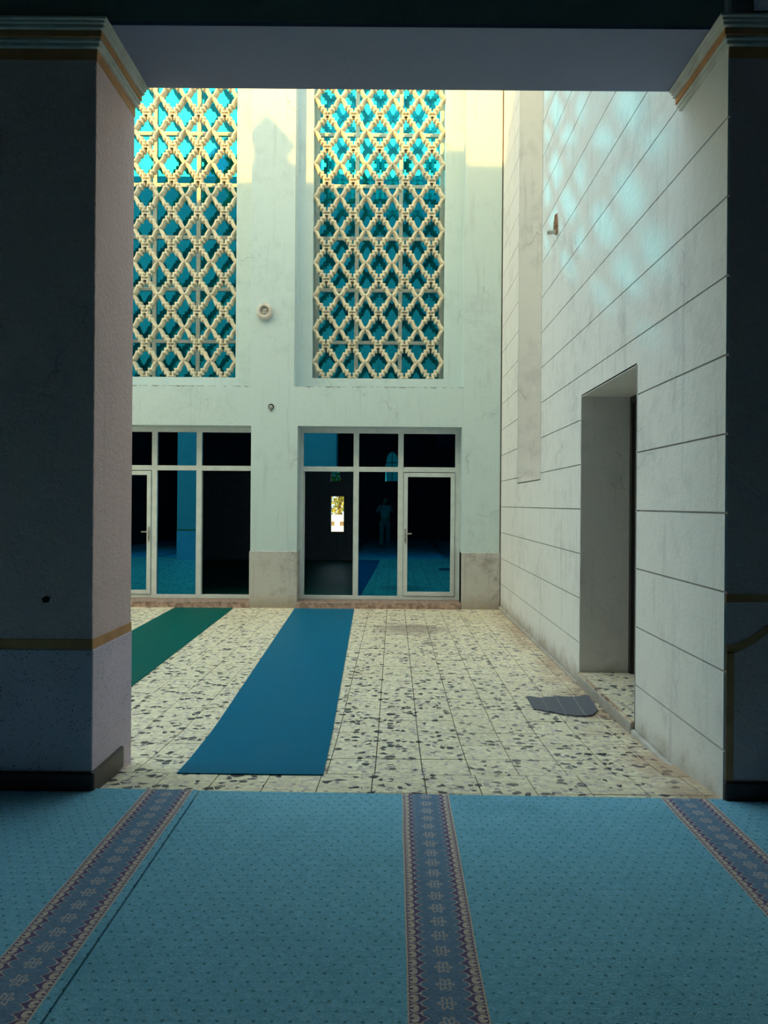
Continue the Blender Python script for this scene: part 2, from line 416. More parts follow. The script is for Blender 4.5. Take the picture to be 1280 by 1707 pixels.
for r in range(-1, len(joints) - 1):
    if r < 0:
        px, x0 = 0.288, 0.179
        ya = lambda x: edge_y(x) - 0.10
        yb = lambda x: 3.672
    else:
        px, x0 = (0.288, 0.179) if r == 0 else (PX, X0)
        ya = lambda x, r=r: joints[r]
        yb = lambda x, r=r: min(joints[r+1], 11.9)
    kmin = int((-11.9 - x0) / px); k = kmin
    while x0 + k * px < XW:
        a, c = x0 + k * px, min(x0 + (k+1) * px, XW + 0.012)
        y = ya(a)
        lim = -2.2 if y < YO else -0.37 * y - 0.35
        part = r <= 12 and a > lim and c - a > 0.03
        tile(a, c, ya(a), ya(c), yb(a), yb(c), None if part else far)
        k += 1
o = link('tile_field', mesh('tile_field', *far), 'terrazzo', floor); o['kind'] = 'stuff'

# ------------------------------------------------------------------ far facade
DOORS = [(-4.87, -2.268), (-1.534, 1.064)]
RECESS = [(-4.985, -2.288), (-1.596, 1.085)]
LATT = [(-4.722, -2.590), (-1.346, 0.786)]
Z_D, Z_R, Z_L, Z_LT = 2.72, 3.347, 3.531, 9.45
wall_far = struct(pierced('wall_back', -12.2, XW - 0.006, -0.3, H_FAR, YF, YR,
    [(a, c, -0.3, Z_D) for a, c in DOORS] + [(a, c, Z_R, 9.7) for a, c in RECESS], 'facade'),
    'pale plaster facade with tall lattice windows across the courtyard', 'wall')
pierced('window_surround', -12.2, XW + 0.6, -0.3, H_FAR, YR, YR + 0.42,
    [(a, c, -0.3, Z_D) for a, c in DOORS] + [(a, c, Z_L, Z_LT) for a, c in LATT], 'facade', wall_far)
for i, (a, c) in enumerate([(-2.268, -1.534), (1.064, XW - 0.012), (-5.6, -4.87)]):
    box('plinth', a - (0.012 if i != 1 else 0.0), c + (0.012 if i == 0 else 0.0), YF - 0.022, YF + 0.30, -0.3, 0.738, 'plinth', wall_far, 0.006)
box('corner_joint', XW - 0.020, XW + 0.001, YF - 0.004, YF + 0.1, -0.2, H_SIDE, 'joint', wall_far)
for i, (a, c) in enumerate(DOORS):
    s = box('door_sill', a + 0.001, c - 0.001, YF - 0.03, YR + 0.40, -0.3, -0.062, 'sill', wall_far, 0.006)

# ------------------------------------------------------------------ lattice screens
CW, CH = 2.132 / 5, 0.538
def rib_mesh(sx, sz):
    kx, kz = (CW / 2) / 173.0, (CH / 2) / 225.0
    arc = [(-8, -6), (14, 10), (34, 31), (51, 57), (64, 86), (72, 116)]
    stair = [(106, 116), (106, 160), (139, 160), (139, 203), (172, 203), (174, 236)]
    pts = arc + stair
    L, R = [], []
    n = len(pts)
    for i, (x, z) in enumerate(pts):
        d0 = Vector((x - pts[i-1][0], z - pts[i-1][1])).normalized() if i else None
        d1 = Vector((pts[i+1][0] - x, pts[i+1][1] - z)).normalized() if i < n-1 else None
        a, c = d0 or d1, d1 or d0
        n0, n1 = Vector((a.y, -a.x)), Vector((c.y, -c.x))
        m = (n0 + n1); m = m / max(0.35, m.dot(n0))
        hw = 25.0 if i < 5 else 22.0
        L.append((x + m.x * hw, z + m.y * hw, m)); R.append((x - m.x * hw, z - m.y * hw, m))
    V, Fc = [], []
    # tiers: (width share, depth of its front, depth of its foot)
    for share, yf, yb in ((1.0, 0.0, 0.075), (0.66, -0.016, 0.0), (0.30, -0.030, -0.016)):
        k = len(V)
        for i, (x, z) in enumerate(pts):
            for (q, sgn) in ((L[i], 1), (R[i], -1)):
                px, pz = x + (q[0] - x) * share, z + (q[1] - z) * share
                for y in (yf, yb): V.append((sx * px * kx, y, -sz * pz * kz))
        for i in range(n - 1):
            a, c = k + 4*i, k + 4*(i+1)
            Fc.append((a, a+2, c+2, c)); Fc.append((a, c, c+1, a+1)); Fc.append((a+2, a+3, c+3, c+2))
            if share == 1.0: Fc.append((a+1, c+1, c+3, a+3))
    return mesh('lattice_rib', V, Fc)
RIB = {(sx, sz): rib_mesh(sx, sz) for sx in (-1, 1) for sz in (-1, 1)}
for me in RIB.values(): me.materials.append(M['lattice'])
def screen(x0, label, group):
    e = empty('lattice_screen', (x0 + 1.066, YR + 0.05, Z_L))
    tag(e, label, 'lattice screen', group)
    for j in range(11):
        zs = Z_L + CH / 2 + CH * j
        for k in range(6):
            for sx in (-1, 1):
                if (k == 0 and sx < 0) or (k == 5 and sx > 0): continue
                for sz in (1, -1):
                    o = bpy.data.objects.new('lattice_rib', RIB[(sx, sz)]); COL.objects.link(o)
                    o.parent = e; o.location = (k * CW - 1.066, 0, zs - Z_L)
    return e
screen(LATT[0][0], 'carved cream lattice screen over the tall window partly hidden by the pier', 'lattice screens of the facade')
screen(LATT[1][0], 'carved cream lattice screen over the tall window nearest the side wall', 'lattice screens of the facade')

# ------------------------------------------------------------------ tall windows behind the screens
YG = 11.85
def tall_window(n, x0, x1, label):
    e = struct(empty(f'window_{n}', (x0, YG, Z_L)), label, 'window')
    L = lambda nm, a, c, z0, z1, y0, y1, m: box(nm, a - x0, c - x0, y0 - YG, y1 - YG, z0 - Z_L, z1 - Z_L, m, e)
    wd = (x1 - x0); vs = [x0, x0 + wd / 3 - 0.02, x0 + 2 * wd / 3, x1]
    hs = [Z_L, 4.19, 5.065, 5.93, 6.80, 7.66, 8.53, Z_LT]
    for i, v in enumerate(vs):
        hw = 0.032
        a = min(max(v - hw, x0 + 0.001), x1 - 2 * hw)
        L('mullion', a, a + 2 * hw, Z_L, Z_LT, YG - 0.035, YG + 0.035, 'alu')
    for j, h in enumerate(hs):
        a = min(max(h - 0.028, Z_L), Z_LT - 0.056)
        for i in range(3):
            L('transom', max(vs[i] + 0.032, x0 + 0.064), min(vs[i+1] - 0.032, x1 - 0.064), a, a + 0.056, YG - 0.030, YG + 0.030, 'alu')
    for i in range(3):
        for j in range(len(hs) - 1):
            t = Euler((random.uniform(-0.004, 0.004), 0, random.uniform(-0.006, 0.006)))
            xa, xb = vs[i] + 0.02, vs[i+1] - 0.02
            cx, cz = (xa + xb) / 2, (hs[j] + hs[j+1]) / 2
            hx, hz = (xb - xa) / 2, (hs[j+1] - hs[j]) / 2 - 0.01
            p = link('pane', mesh('pane', [(-hx, 0, -hz), (hx, 0, -hz), (hx, 0, hz), (-hx, 0, hz)], [(0, 1, 2, 3)]), 'glass_up', e)
            p.location = (cx - x0, 0, cz - Z_L); p.rotation_euler = t
tall_window(1, *LATT[0], 'tall blue tinted window behind the lattice partly hidden by the pier')
tall_window(2, *LATT[1], 'tall blue tinted window behind the lattice nearest the side wall')

# ------------------------------------------------------------------ glazed door fronts
YD = 11.55
def door_front(n, x0, x1, flip, label):
    """Columns from the open end: open bay, fixed pane, door leaf."""
    e = struct(empty(f'door_{n}', ((x0 + x1) / 2, YD, -0.06)), label, 'door')
    cx = (x0 + x1) / 2; W = x1 - x0
    def X(t): return (x1 - t if flip else x0 + t) - cx
    def B(nm, t0, t1, z0, z1, y0, y1, m, par=e, bev=0.004):
        a, c = sorted((X(t0), X(t1)))
        return box(nm, a, c, y0, y1, z0 + 0.06, z1 + 0.06, m, par, bev)
    zt, zb = Z_D, -0.06
    m1, m2 = (0.867, 0.955), (1.593, 1.681)
    B('frame_jamb', 0.0, 0.054, zb, zt, -0.03, 0.05, 'alu'); B('frame_jamb', W - 0.075, W, zb, zt, -0.03, 0.05, 'alu')
    B('frame_head', 0.054, W - 0.075, zt - 0.075, zt, -0.03, 0.05, 'alu')
    B('frame_base', 0.054, W - 0.075, zb, 0.0, -0.03, 0.05, 'alu')
    B('mullion', *m1, 0.0, zt - 0.075, -0.03, 0.05, 'alu'); B('mullion', *m2, 0.0, zt - 0.075, -0.03, 0.05, 'alu')
    for a, c in ((0.054, m1[0]), (m1[1], m2[0]), (m2[1], W - 0.075)):
        B('transom', a, c, 2.02, 2.10, -0.03, 0.05, 'alu')
        B('pane', a, c, 2.10, zt - 0.075, 0.004, 0.010, 'glass_door', bev=0)
    B('pane', m1[1], m2[0], 0.0, 2.02, 0.004, 0.010, 'glass_door', bev=0)
    # sliding pane pushed aside leaves the first bay open; its slim stile stays in view
    B('sliding_stile', 0.054, 0.072, 0.0, 2.02, 0.01, 0.04, 'alu')
    a, c = m2[1] + 0.006, W - 0.080
    leaf = B('door_leaf', a, a + 0.066, 0.005, 2.008, -0.045, 0.02, 'alu')
    B('stile', c - 0.066, c, 0.005, 2.008, -0.045, 0.02, 'alu', leaf)
    B('rail', a + 0.066, c - 0.066, 0.005, 0.072, -0.045, 0.02, 'alu', leaf)
    B('rail', a + 0.066, c - 0.066, 1.940, 2.008, -0.045, 0.02, 'alu', leaf)
    B('pane', a + 0.066, c - 0.066, 0.072, 1.940, -0.012, -0.006, 'glass_door', leaf, 0)
    B('lock_plate', a + 0.014, a + 0.044, 0.86, 1.10, -0.055, -0.045, 'steel', leaf, 0.003)
    B('keyhole', a + 0.024, a + 0.033, 0.905, 0.935, -0.0565, -0.054, 'black', leaf, 0)
    B('lever', a + 0.018, a + 0.135, 1.008, 1.028, -0.105, -0.085, 'steel', leaf, 0.005)
    B('lever_neck', a + 0.018, a + 0.040, 1.007, 1.029, -0.09, -0.054, 'steel', leaf, 0.003)
    return e
door_front(1, *DOORS[0], True, 'glazed metal door front with an open bay partly hidden by the pier')
door_front(2, *DOORS[1], False, 'glazed metal door front with an open bay near the side wall')

# ------------------------------------------------------------------ side wall with scored courses
DY0, DY1, DZ1 = 4.94, 6.40, 2.485
NY0, NY1, NZ0, NZ1 = 8.19, 9.71, 1.80, 8.3
YS0 = 3.612
side = struct(pierced('wall_right', YS0, YF, -0.3, H_SIDE, XW + 0.012, XW + 0.52,
    [(DY0, DY1, -0.3, DZ1), (NY0, NY1, NZ0, NZ1)], 'groove', axis='y'),
    'pale side wall of the courtyard scored into horizontal courses', 'wall')
zc = 0.254 - 0.404 * 2
G2 = 0.0055
while zc < H_SIDE:
    z0, z1 = max(zc + G2, -0.3), min(zc + 0.404 - G2, H_SIDE)
    if z1 > z0 + 0.02:
        pierced('plaster_course', YS0 - 0.001, YF - 0.004, z0, z1, XW, XW + 0.014,
                [(DY0, DY1, -0.5, DZ1), (NY0, NY1, NZ0, NZ1)], 'side', side, axis='y')
    zc += 0.404
# plastered reveals of the doorway and of the tall niche
boxes('doorway_reveal', [(XW, XW + 0.52, DY1 - 0.004, DY1 + 0.012, -0.3, DZ1), (XW, XW + 0.52, DY0 - 0.012, DY0 + 0.004, -0.3, DZ1),
                         (XW, XW + 0.52, DY0 + 0.004, DY1 - 0.004, DZ1 - 0.004, DZ1 + 0.012)], 'side', side)
boxes('niche_reveal', [(XW, XW + 0.52, NY1 - 0.004, NY1 + 0.012, NZ0, NZ1), (XW, XW + 0.52, NY0 - 0.012, NY0 + 0.004, NZ0, NZ1),
                       (XW, XW + 0.52, NY0 + 0.004, NY1 - 0.004, NZ0 - 0.012, NZ0 + 0.004), (XW, XW + 0.52, NY0, NY1, NZ1 - 0.004, NZ1 + 0.012)], 'side', side)
boxes('floor_cove', [(XW - 0.035, XW + 0.001, YO - 0.02, DY0 - 0.02, -0.2, -0.052), (XW - 0.03, XW + 0.001, DY1 + 0.02, YF - 0.02, -0.2, -0.098)], 'side', side, 0.012)
step = box('door_step', XW - 0.028, XW + 0.50, DY0 + 0.004, DY1 - 0.004, -0.3, -0.020, 'plinth', side, 0.008)
for i in range(5):
    for j in range(2):
        a = DY0 + 0.006 + i * 0.2892
        box('tile', XW - 0.022 + 0.26 * j, XW - 0.022 + 0.257 + 0.26 * j, a, a + 0.286, -0.03, -0.008, 'terrazzo', step, 0.003)
d3 = struct(empty('door_3', (XW + 0.46, (DY0 + DY1) / 2, -0.01)), 'dark wooden door set deep in the side wall doorway', 'door')
def D3(nm, x0, x1, y0, y1, z0, z1, m, par=None):
    return box(nm, x0, x1, y0, y1, z0, z1, m, par or d3, 0.004)
hh = (DY1 - DY0) / 2
D3('frame_jamb', -0.025, 0.05, hh - 0.06, hh - 0.006, 0.003, 2.49, 'wood'); D3('frame_jamb', -0.025, 0.05, -hh + 0.006, -hh + 0.06, 0.003, 2.49, 'wood')
D3('frame_head', -0.025, 0.05, -hh + 0.06, hh - 0.06, 2.43, 2.49, 'wood')
for s in (-1, 1):
    lf = D3('door_leaf', 0.0, 0.04, min(s * 0.005, s * (hh - 0.062)), max(s * 0.005, s * (hh - 0.062)), 0.006, 2.428, 'wood')
    for z0 in (0.15, 1.30): D3('panel', -0.012, 0.0, min(s * 0.12, s * 0.55), max(s * 0.12, s * 0.55), z0, z0 + 0.95, 'wood', lf)
box('niche_back', XW + 0.34, XW + 0.50, NY0 + 0.004, NY1 - 0.004, NZ0 + 0.004, NZ1 - 0.004, 'side', side)

# ------------------------------------------------------------------ arcade: piers, beam, upper wall
def cornice(parent, x0, x1, y0, y1, sides):
    """Stepped capital moulding round a pier; sides: which faces project (x0, x1, y0)."""
    def ring(nm, z0, z1, pr, m):
        box(nm, x0 - (pr if 'l' in sides else 0), x1 + (pr if 'r' in sides else 0), y0 - pr, y1 + (0.004 if nm != 'paint_band' else 0), z0, z1, m, parent, 0.004 if pr > 0.01 else 0)
    ring('paint_band', 3.785, 3.842, 0.003, 'ochre')
    ring('lower_fillet', 3.842, 3.862, 0.022, 'cornice')
    ring('lower_fillet', 3.862, 3.880, 0.034, 'cornice')
    ring('ochre_cove', 3.880, 3.915, 0.042, 'ochre')
    ring('upper_fillet', 3.915, 3.934, 0.058, 'cornice')
    ring('upper_fillet', 3.934, 3.948, 0.068, 'cornice')
    ring('upper_fillet', 3.948, Z_BEAM, 0.080, 'cornice')
def pier(nm, x0, x1, label):
    e = struct(empty(nm, ((x0 + x1) / 2, (YN + YO) / 2, 0)), label, 'pier')
    c = Vector(e.location)
    def B(n_, a, b_, y0, y1, z0, z1, m, bev=0.0, par=e):
        return box(n_, a - c.x, b_ - c.x, y0 - c.y, y1 - c.y, z0, z1, m, par, bev)
    sh = B('shaft', x0 + 0.006, x1 - 0.006, YN + 0.006, YO - 0.004, 0.72, Z_BEAM, 'jamb', 0.006)
    B('pier_plinth', x0, x1, YN, YO, -0.3, 0.735, 'speckled', 0.007)
    B('ochre_band', x0 + 0.003, x1 - 0.003, YN + 0.003, YO - 0.002, 0.735, 0.787, 'ochre', 0.002)
    B('skirting', x0 - 0.016, x1 + 0.016, YN - 0.018, YO - 0.15, -0.02, 0.105, 'skirt', 0.012)
    cor = empty('capital_moulding', (0, 0, 0)); cor.parent = e
    cornice(cor, x0 + 0.006 - c.x, x1 - 0.006 - c.x, YN + 0.006 - c.y, YO - 0.004 - c.y, 'lr')
    return e
p_l = pier('wall_pier', -2.62, -1.552, 'dark stuccoed pier with ochre band at the left edge of the view')
pier('wall_pier', -5.80, -5.25, 'further stuccoed pier of the arcade, seen only as a reflection in the door glass')
# wall chip on the front of the near pier
chip = lathe('plaster_chip', [(0.021, -0.002), (0.016, 0.004), (0.0001, 0.006)], 'black', p_l, 9, 'y', (-1.80 + 2.086, YN + 0.004 - (YN + YO) / 2, 0.99))
for v_ in chip.data.vertices:
    k_ = random.uniform(0.6, 1.25); v_.co.x *= k_ * 1.2; v_.co.z *= k_
# right pier: inner face of the side wall
pr = struct(empty('wall_front', (XW + 1.2, YS0 + 0.2, 0)), 'dark painted pier face at the right edge of the view', 'wall')
def R(n_, a, b_, y0, y1, z0, z1, m, bev=0.0):
    return box(n_, a - XW - 1.2, b_ - XW - 1.2, y0 - YS0 - 0.2, y1 - YS0 - 0.2, z0, z1, m, pr, bev)
R('shaft', XW + 0.0135, XW + 3.2, YS0 - 0.004, YS0 + 0.45, 0.0, 4.0, 'jamb')
R('ochre_band', XW + 0.006, XW + 3.2, YS0 - 0.008, YS0, 1.012, 1.052, 'ochre')
R('ochre_band', XW + 0.012, XW + 0.050, YS0 - 0.008, YS0, 0.1, 0.76, 'ochre')
cv = []
N = 14
for i in range(N + 1):
    t = i / N; x = 0.012 + 0.36 * t; z = 0.77 + 0.17 * (3*t*t - 2*t**3); cv.append((x, z))
pts = [(x, z + 0.022) for x, z in cv] + [(x, z - 0.022) for x, z in reversed(cv)]
o = prism('ochre_curve', [(x - 1.2, z) for x, z in pts], -0.208, -0.2, 'ochre', pr)
R('skirting', XW + 0.002, XW + 3.2, YS0 - 0.022, YS0, -0.02, 0.100, 'skirt', 0.01)
corr = empty('capital_moulding'); corr.parent = pr
cornice(corr, -1.196, 2.0, -0.204, YO - 0.01 - YS0 - 0.2, 'l')
# beam and the wall above it up to the parapet
beam = struct(pierced('wall_upper', -12.2, XW + 3.2, Z_BEAM + 0.02, H_NEAR, YN, YO, [], 'upper'), 'beam and blank wall above the arcade opening', 'wall')
box('beam_soffit', -12.2, XW + 3.2, YN - 0.002, YO - 0.001, Z_BEAM, Z_BEAM + 0.02, 'soffit', beam)
# merlon on the parapet
prism('parapet_finial', [(-5.30, H_NEAR), (-4.86, H_NEAR), (-4.86, H_NEAR + 0.32), (-4.74, H_NEAR + 0.5), (-5.08, H_NEAR + 0.85), (-5.42, H_NEAR + 0.5), (-5.30, H_NEAR + 0.32)], YN + 0.1, YO - 0.1, 'facade', beam)
prism('parapet_finial', [(-3.6, H_NEAR), (-2.05, H_NEAR), (-2.05, H_NEAR + 0.6), (-3.6, H_NEAR + 0.6)], YN + 0.1, YO - 0.1, 'facade', beam)
struct(pierced('wall_left', 4.21, YF, -0.3, 5.5, -12.2, -11.9, [], 'facade', axis='y'), 'low plaster wall closing the far left end of the courtyard', 'wall')

# ------------------------------------------------------------------ prayer hall on the camera side
struct(box('floor', -9.2, 5.2, -7.2, 3.56, -0.3, -0.012, 'grout'), 'screed floor under the teal carpet of the prayer hall', 'floor')
struct(box('ceiling', -9.2, 5.2, -7.2, YN, 4.95, 5.1, 'dim'), 'dark ceiling of the prayer hall', 'ceiling')
struct(box('wall_side_west', -9.2, -9.0, -7.2, YN, -0.3, 4.95, 'inner'), 'left hand wall of the prayer hall outside the view', 'wall')
struct(box('wall_side_east', 4.88, 5.08, -7.2, YS0 - 0.03, -0.3, 4.95, 'inner'), 'right hand wall of the prayer hall outside the view', 'wall')
AW = [(-0.38, 0.18)]
struct(pierced('wall_rear', -9.0, 4.88, -0.3, 4.95, -7.2, -7.0, [(a, c, 2.45, 3.75) for a, c in AW], 'inner'), 'rear wall of the prayer hall behind the viewer', 'wall')
struct(box('trim_1', 1.77, 4.88, -7.0, YS0 - 0.09, Z_BEAM + 0.004, 4.95, 'soffit'), 'side beam running back from the right pier', 'beam')
def arch_pts(w_, h, sp, n=10):
    """Outline of a pointed arch, springing at sp, width w_, total height h."""
    r = w_ / 2; P_ = [(-r, 0), (r, 0), (r, sp)]
    for i in range(1, n): a = i / n; P_.append((r * math.cos(a * PI / 2), sp + (h - sp) * math.sin(a * PI / 2) ** 0.9))
    P_.append((0, h))
    for i in range(n - 1, 0, -1): a = i / n; P_.append((-r * math.cos(a * PI / 2), sp + (h - sp) * math.sin(a * PI / 2) ** 0.9))
    P_.append((-r, sp)); return P_
def arch_window(nm, cx, y, z, w_, h, label, bars):
    e = struct(empty(nm, (cx, y, z)), label, 'window')
    sp = h * 0.62
    A = arch_pts(w_ * 0.86, h * 0.95, sp); A = [(x, zz + 0.02) for x, zz in A]
    prism('pane', A, -0.005, 0.005, 'glass_arch', e)
    n = len(A); O = [(-w_/2, 0), (w_/2, 0), (w_/2, h), (-w_/2, h)]
    # spandrel plate with the arch cut out: quads from arch to the outer rectangle
    V, Fc = [], []
    for x, zz in A:
        t = max(abs(x) / (w_ / 2), abs(zz - h / 2) / (h / 2), 1e-6)
        V += [(x, 0.03, zz), (x / t, 0.03, h / 2 + (zz - h / 2) / t), (x, -0.03, zz), (x / t, -0.03, h / 2 + (zz - h / 2) / t)]
    for i in range(n):
        a, c = 4 * i, 4 * ((i + 1) % n)
        Fc += [(a, a+1, c+1, c), (a+2, c+2, c+3, a+3), (a, c, c+2, a+2)]
    link('surround', mesh('surround', V, Fc), 'inner', e)
    if bars:
        for i in range(-1, 2): box('glazing_bar', i * w_ * 0.22 - 0.008, i * w_ * 0.22 + 0.008, -0.012, 0.012, 0.02, sp + h * 0.2, 'wood', e)
        for i in range(1, 6): box('glazing_bar', -w_ * 0.42, w_ * 0.42, -0.012, 0.012, i * h / 7 - 0.008, i * h / 7 + 0.008, 'wood', e)
    else:
        box('glazing_bar', -0.015, 0.015, -0.015, 0.015, 0.02, h * 0.94, 'wood', e); box('glazing_bar', -w_ * 0.42, w_ * 0.42, -0.014, 0.014, sp - 0.015, sp + 0.015, 'wood', e)
    return e
for i, (a, c) in enumerate(AW):
    arch_window(f'window_{3 + i}', (a + c) / 2, -7.1, 2.45, c - a, 1.30, 'arched window in the rear wall reflected in the door glass', False)

# carpet: two runs that meet in a seam beside the left stripe
def carpet_run(x0, x1, label, dz):
    nx, ny = 2, 2
    P_ = [(x0, -6.98), (x1, -6.98), (x1, edge_y(min(x1, 2.0))), (x0, edge_y(max(x0, -1.6)))]
    if x1 > 2: P_ = [(x0, -6.98), (x1, -6.98), (x1, YS0 - 0.03), (XW + 0.01, YS0 - 0.03), (XW - 0.005, edge_y(XW)), (x0, edge_y(x0))]
    else: P_ = [(x0, -6.98), (x1, -6.98), (x1, edge_y(x1)), (-1.54, edge_y(-1.54)), (-1.55, YN - 0.022), (x0, YN - 0.022)]
    n = len(P_)
    V = [(x, y, 0.008 + dz) for x, y in P_] + [(x, y, -0.010) for x, y in P_]
    Fc = [tuple(range(n)), tuple(range(2*n-1, n-1, -1))] + [(i, (i+1) % n, n + (i+1) % n, n + i) for i in range(n)]
    return tag(link('carpet', mesh('carpet', V, Fc), 'carpet'), label, 'carpet', 'prayer carpet runs')
carpet_run(-0.992, 4.86, 'teal carpet run with patterned stripes in the middle and right foreground', 0.0)
carpet_run(-8.98, -0.9985, 'teal carpet run with one patterned stripe in the left foreground', 0.003)

# ------------------------------------------------------------------ mats on the courtyard floor
def floor_mat(name, quad, mat, label, th=0.006, seams=()):
    (nl, nr, fr, fl) = quad
    V, Fc = [], []; n = 24
    for i in range(n + 1):
        t = i / n
        for a, c in ((nl, fl), (nr, fr)):
            x = a[0] + (c[0] - a[0]) * t; y = a[1] + (c[1] - a[1]) * t
            V += [(x, y, zf(y) + 0.002 + th), (x, y, zf(y) + 0.001)]
    for i in range(n):
        a, c = 4*i, 4*(i+1)
        Fc += [(a, a+2, c+2, c), (a, c, c+1, a+1), (a+2, a+3, c+3, c+2), (a+1, c+1, c+3, a+3)]
    Fc += [(0, 1, 3, 2), (4*n, 4*n+2, 4*n+3, 4*n+1)]
    return tag(link(name, mesh(name, V, Fc), mat), label, 'mat', 'runner mats in the courtyard')
floor_mat('runner_mat', ((-1.212, 3.985), (-0.388, 3.975), (-0.615, 11.10), (-1.55, 11.10)), 'blue_mat', 'long blue rubber runner mat leading to the door front')
floor_mat('runner_mat', ((-3.06, 4.6), (-2.20, 4.6), (-2.51, 11.10), (-3.43, 11.10)), 'green_mat', 'long green rubber runner mat half hidden behind the pier')
gm = empty('drain_mat', (1.35, 5.65, zf(5.65)))
tag(gm, 'small grey ribbed mat of four strips beside the doorway step', 'mat')
farp = [(1.114, 5.91), (1.238, 5.87), (1.365, 5.93), (1.505, 5.90), (1.648, 5.98)]
nearp = [(1.100, 5.53), (1.205, 5.47), (1.322, 5.38), (1.462, 5.36), (1.560, 5.42)]
def q_on(x, y, dz): return (x - 1.35, y - 5.65, zf(y) + dz - zf(5.65))
for i in range(4):
    g = 0.003
    N_ = 6
    top = []; bot = []
    for k in range(N_ + 1):
        t = k / N_; t = (g / 0.12) + (1 - 2 * g / 0.12) * t
        wv = 0.010 * math.sin(t * PI * 1.7 + i)
        xf_ = farp[i][0] + (farp[i+1][0] - farp[i][0]) * t; yf_ = farp[i][1] + (farp[i+1][1] - farp[i][1]) * t + wv
        xn = nearp[i][0] + (nearp[i+1][0] - nearp[i][0]) * t; yn = nearp[i][1] + (nearp[i+1][1] - nearp[i][1]) * t + wv * 0.8
        if i == 3 and k == N_: xf_, yf_, xn, yn = 1.646, 5.95, 1.600, 5.52
        top.append((xf_, yf_)); bot.append((xn, yn))
    loop = bot + top[::-1]
    V = [q_on(x, y, 0.013) for x, y in loop] + [q_on(x, y, 0.002) for x, y in loop]
    n = len(loop)
    Fc = [tuple(range(n)), tuple(range(2*n-1, n-1, -1))] + [(k, (k+1) % n, n + (k+1) % n, n + k) for k in range(n)]
    link('mat_strip', mesh('mat_strip', V, Fc), 'grey_mat', gm)
    if i:
        a, c = nearp[i], farp[i]; hw = 0.003
        V = [q_on(a[0]-hw, a[1]+0.01, 0.010), q_on(a[0]+hw, a[1]+0.01, 0.010), q_on(c[0]+hw, c[1]-0.01, 0.010), q_on(c[0]-hw, c[1]-0.01, 0.010)]
        V += [(x, y, z - 0.007) for x, y, z in V]
        link('seam', mesh('seam', V, [(0,1,2,3), (4,5,6,7), (0,1,5,4), (1,2,6,5), (2,3,7,6), (3,0,4,7)]), 'mat_seam', gm)

# ------------------------------------------------------------------ small fittings
e = empty('wall_socket', (-2.06, YF, 4.515)); tag(e, 'round white plastic lamp socket on the pillar between the windows', 'socket')
lathe('socket_body', [(0.125, 0.0), (0.130, -0.03), (0.118, -0.065), (0.100, -0.075), (0.072, -0.075), (0.070, -0.035), (0.0001, -0.035)], 'plastic', e, 28)
lathe('socket_insert', [(0.064, -0.034), (0.062, -0.046), (0.0001, -0.046)], 'plastic', e, 20)
for x in (-0.035, 0.035): lathe('contact_hole', [(0.009, -0.045), (0.009, -0.049), (0.0001, -0.049)], 'black', e, 10, 'y', (x, 0, 0.008))
box('contact_block', -0.014, 0.016, -0.056, -0.046, -0.045, 0.018, 'pipe', e, 0.003)
prism('top_tab', [(-0.05, 0.085), (0.05, 0.085), (0.012, 0.135), (-0.012, 0.135)], -0.072, -0.02, 'plastic', e)
e = empty('pipe_stub', (-1.955, YF, 3.02)); tag(e, 'small grey pipe end in the facade below the wall socket', 'pipe')
lathe('pipe_sleeve', [(0.046, 0.0), (0.046, -0.012), (0.036, -0.012), (0.036, -0.002), (0.0001, -0.002)], 'black', e, 18)
lathe('pipe_cap', [(0.033, -0.001), (0.033, -0.03), (0.024, -0.036), (0.0001, -0.036)], 'pipe', e, 18, 'y', (0, 0, -0.008))
box('drip', -0.014, 0.014, -0.012, -0.0005, -0.075, -0.052, 'pipe', e, 0.004)
# broken clay bracket with a pipe mouth on the side wall
e = empty('wall_bracket', (XW, 7.42, 4.42)); e.scale = (0.75, 0.75, 0.65); tag(e, 'broken rusty bracket with a pipe mouth on the side wall', 'bracket')
V = [(0, -0.055, -0.12), (0, 0.055, -0.12), (0, 0.045, 0.10), (0, 0.0, 0.22), (0, -0.045, 0.10),
     (-0.055, -0.03, -0.10), (-0.055, 0.04, -0.10), (-0.05, 0.03, 0.06), (-0.035, 0.0, 0.19), (-0.05, -0.02, 0.06)]
Fc = [(0, 1, 2, 3, 4), (5, 9, 8, 7, 6)] + [(i, (i+1) % 5, 5 + (i+1) % 5, 5 + i) for i in range(5)]
link('bracket_body', mesh('bracket_body', V, Fc), 'rust', e)
t = lathe('pipe_mouth', [(0.030, 0.0), (0.034, -0.12), (0.024, -0.12), (0.022, -0.04), (0.0001, -0.04)], 'plastic', e, 16, 'x', (-0.02, -0.01, -0.09)); t.rotation_euler = (0, -0.2, 0.25)

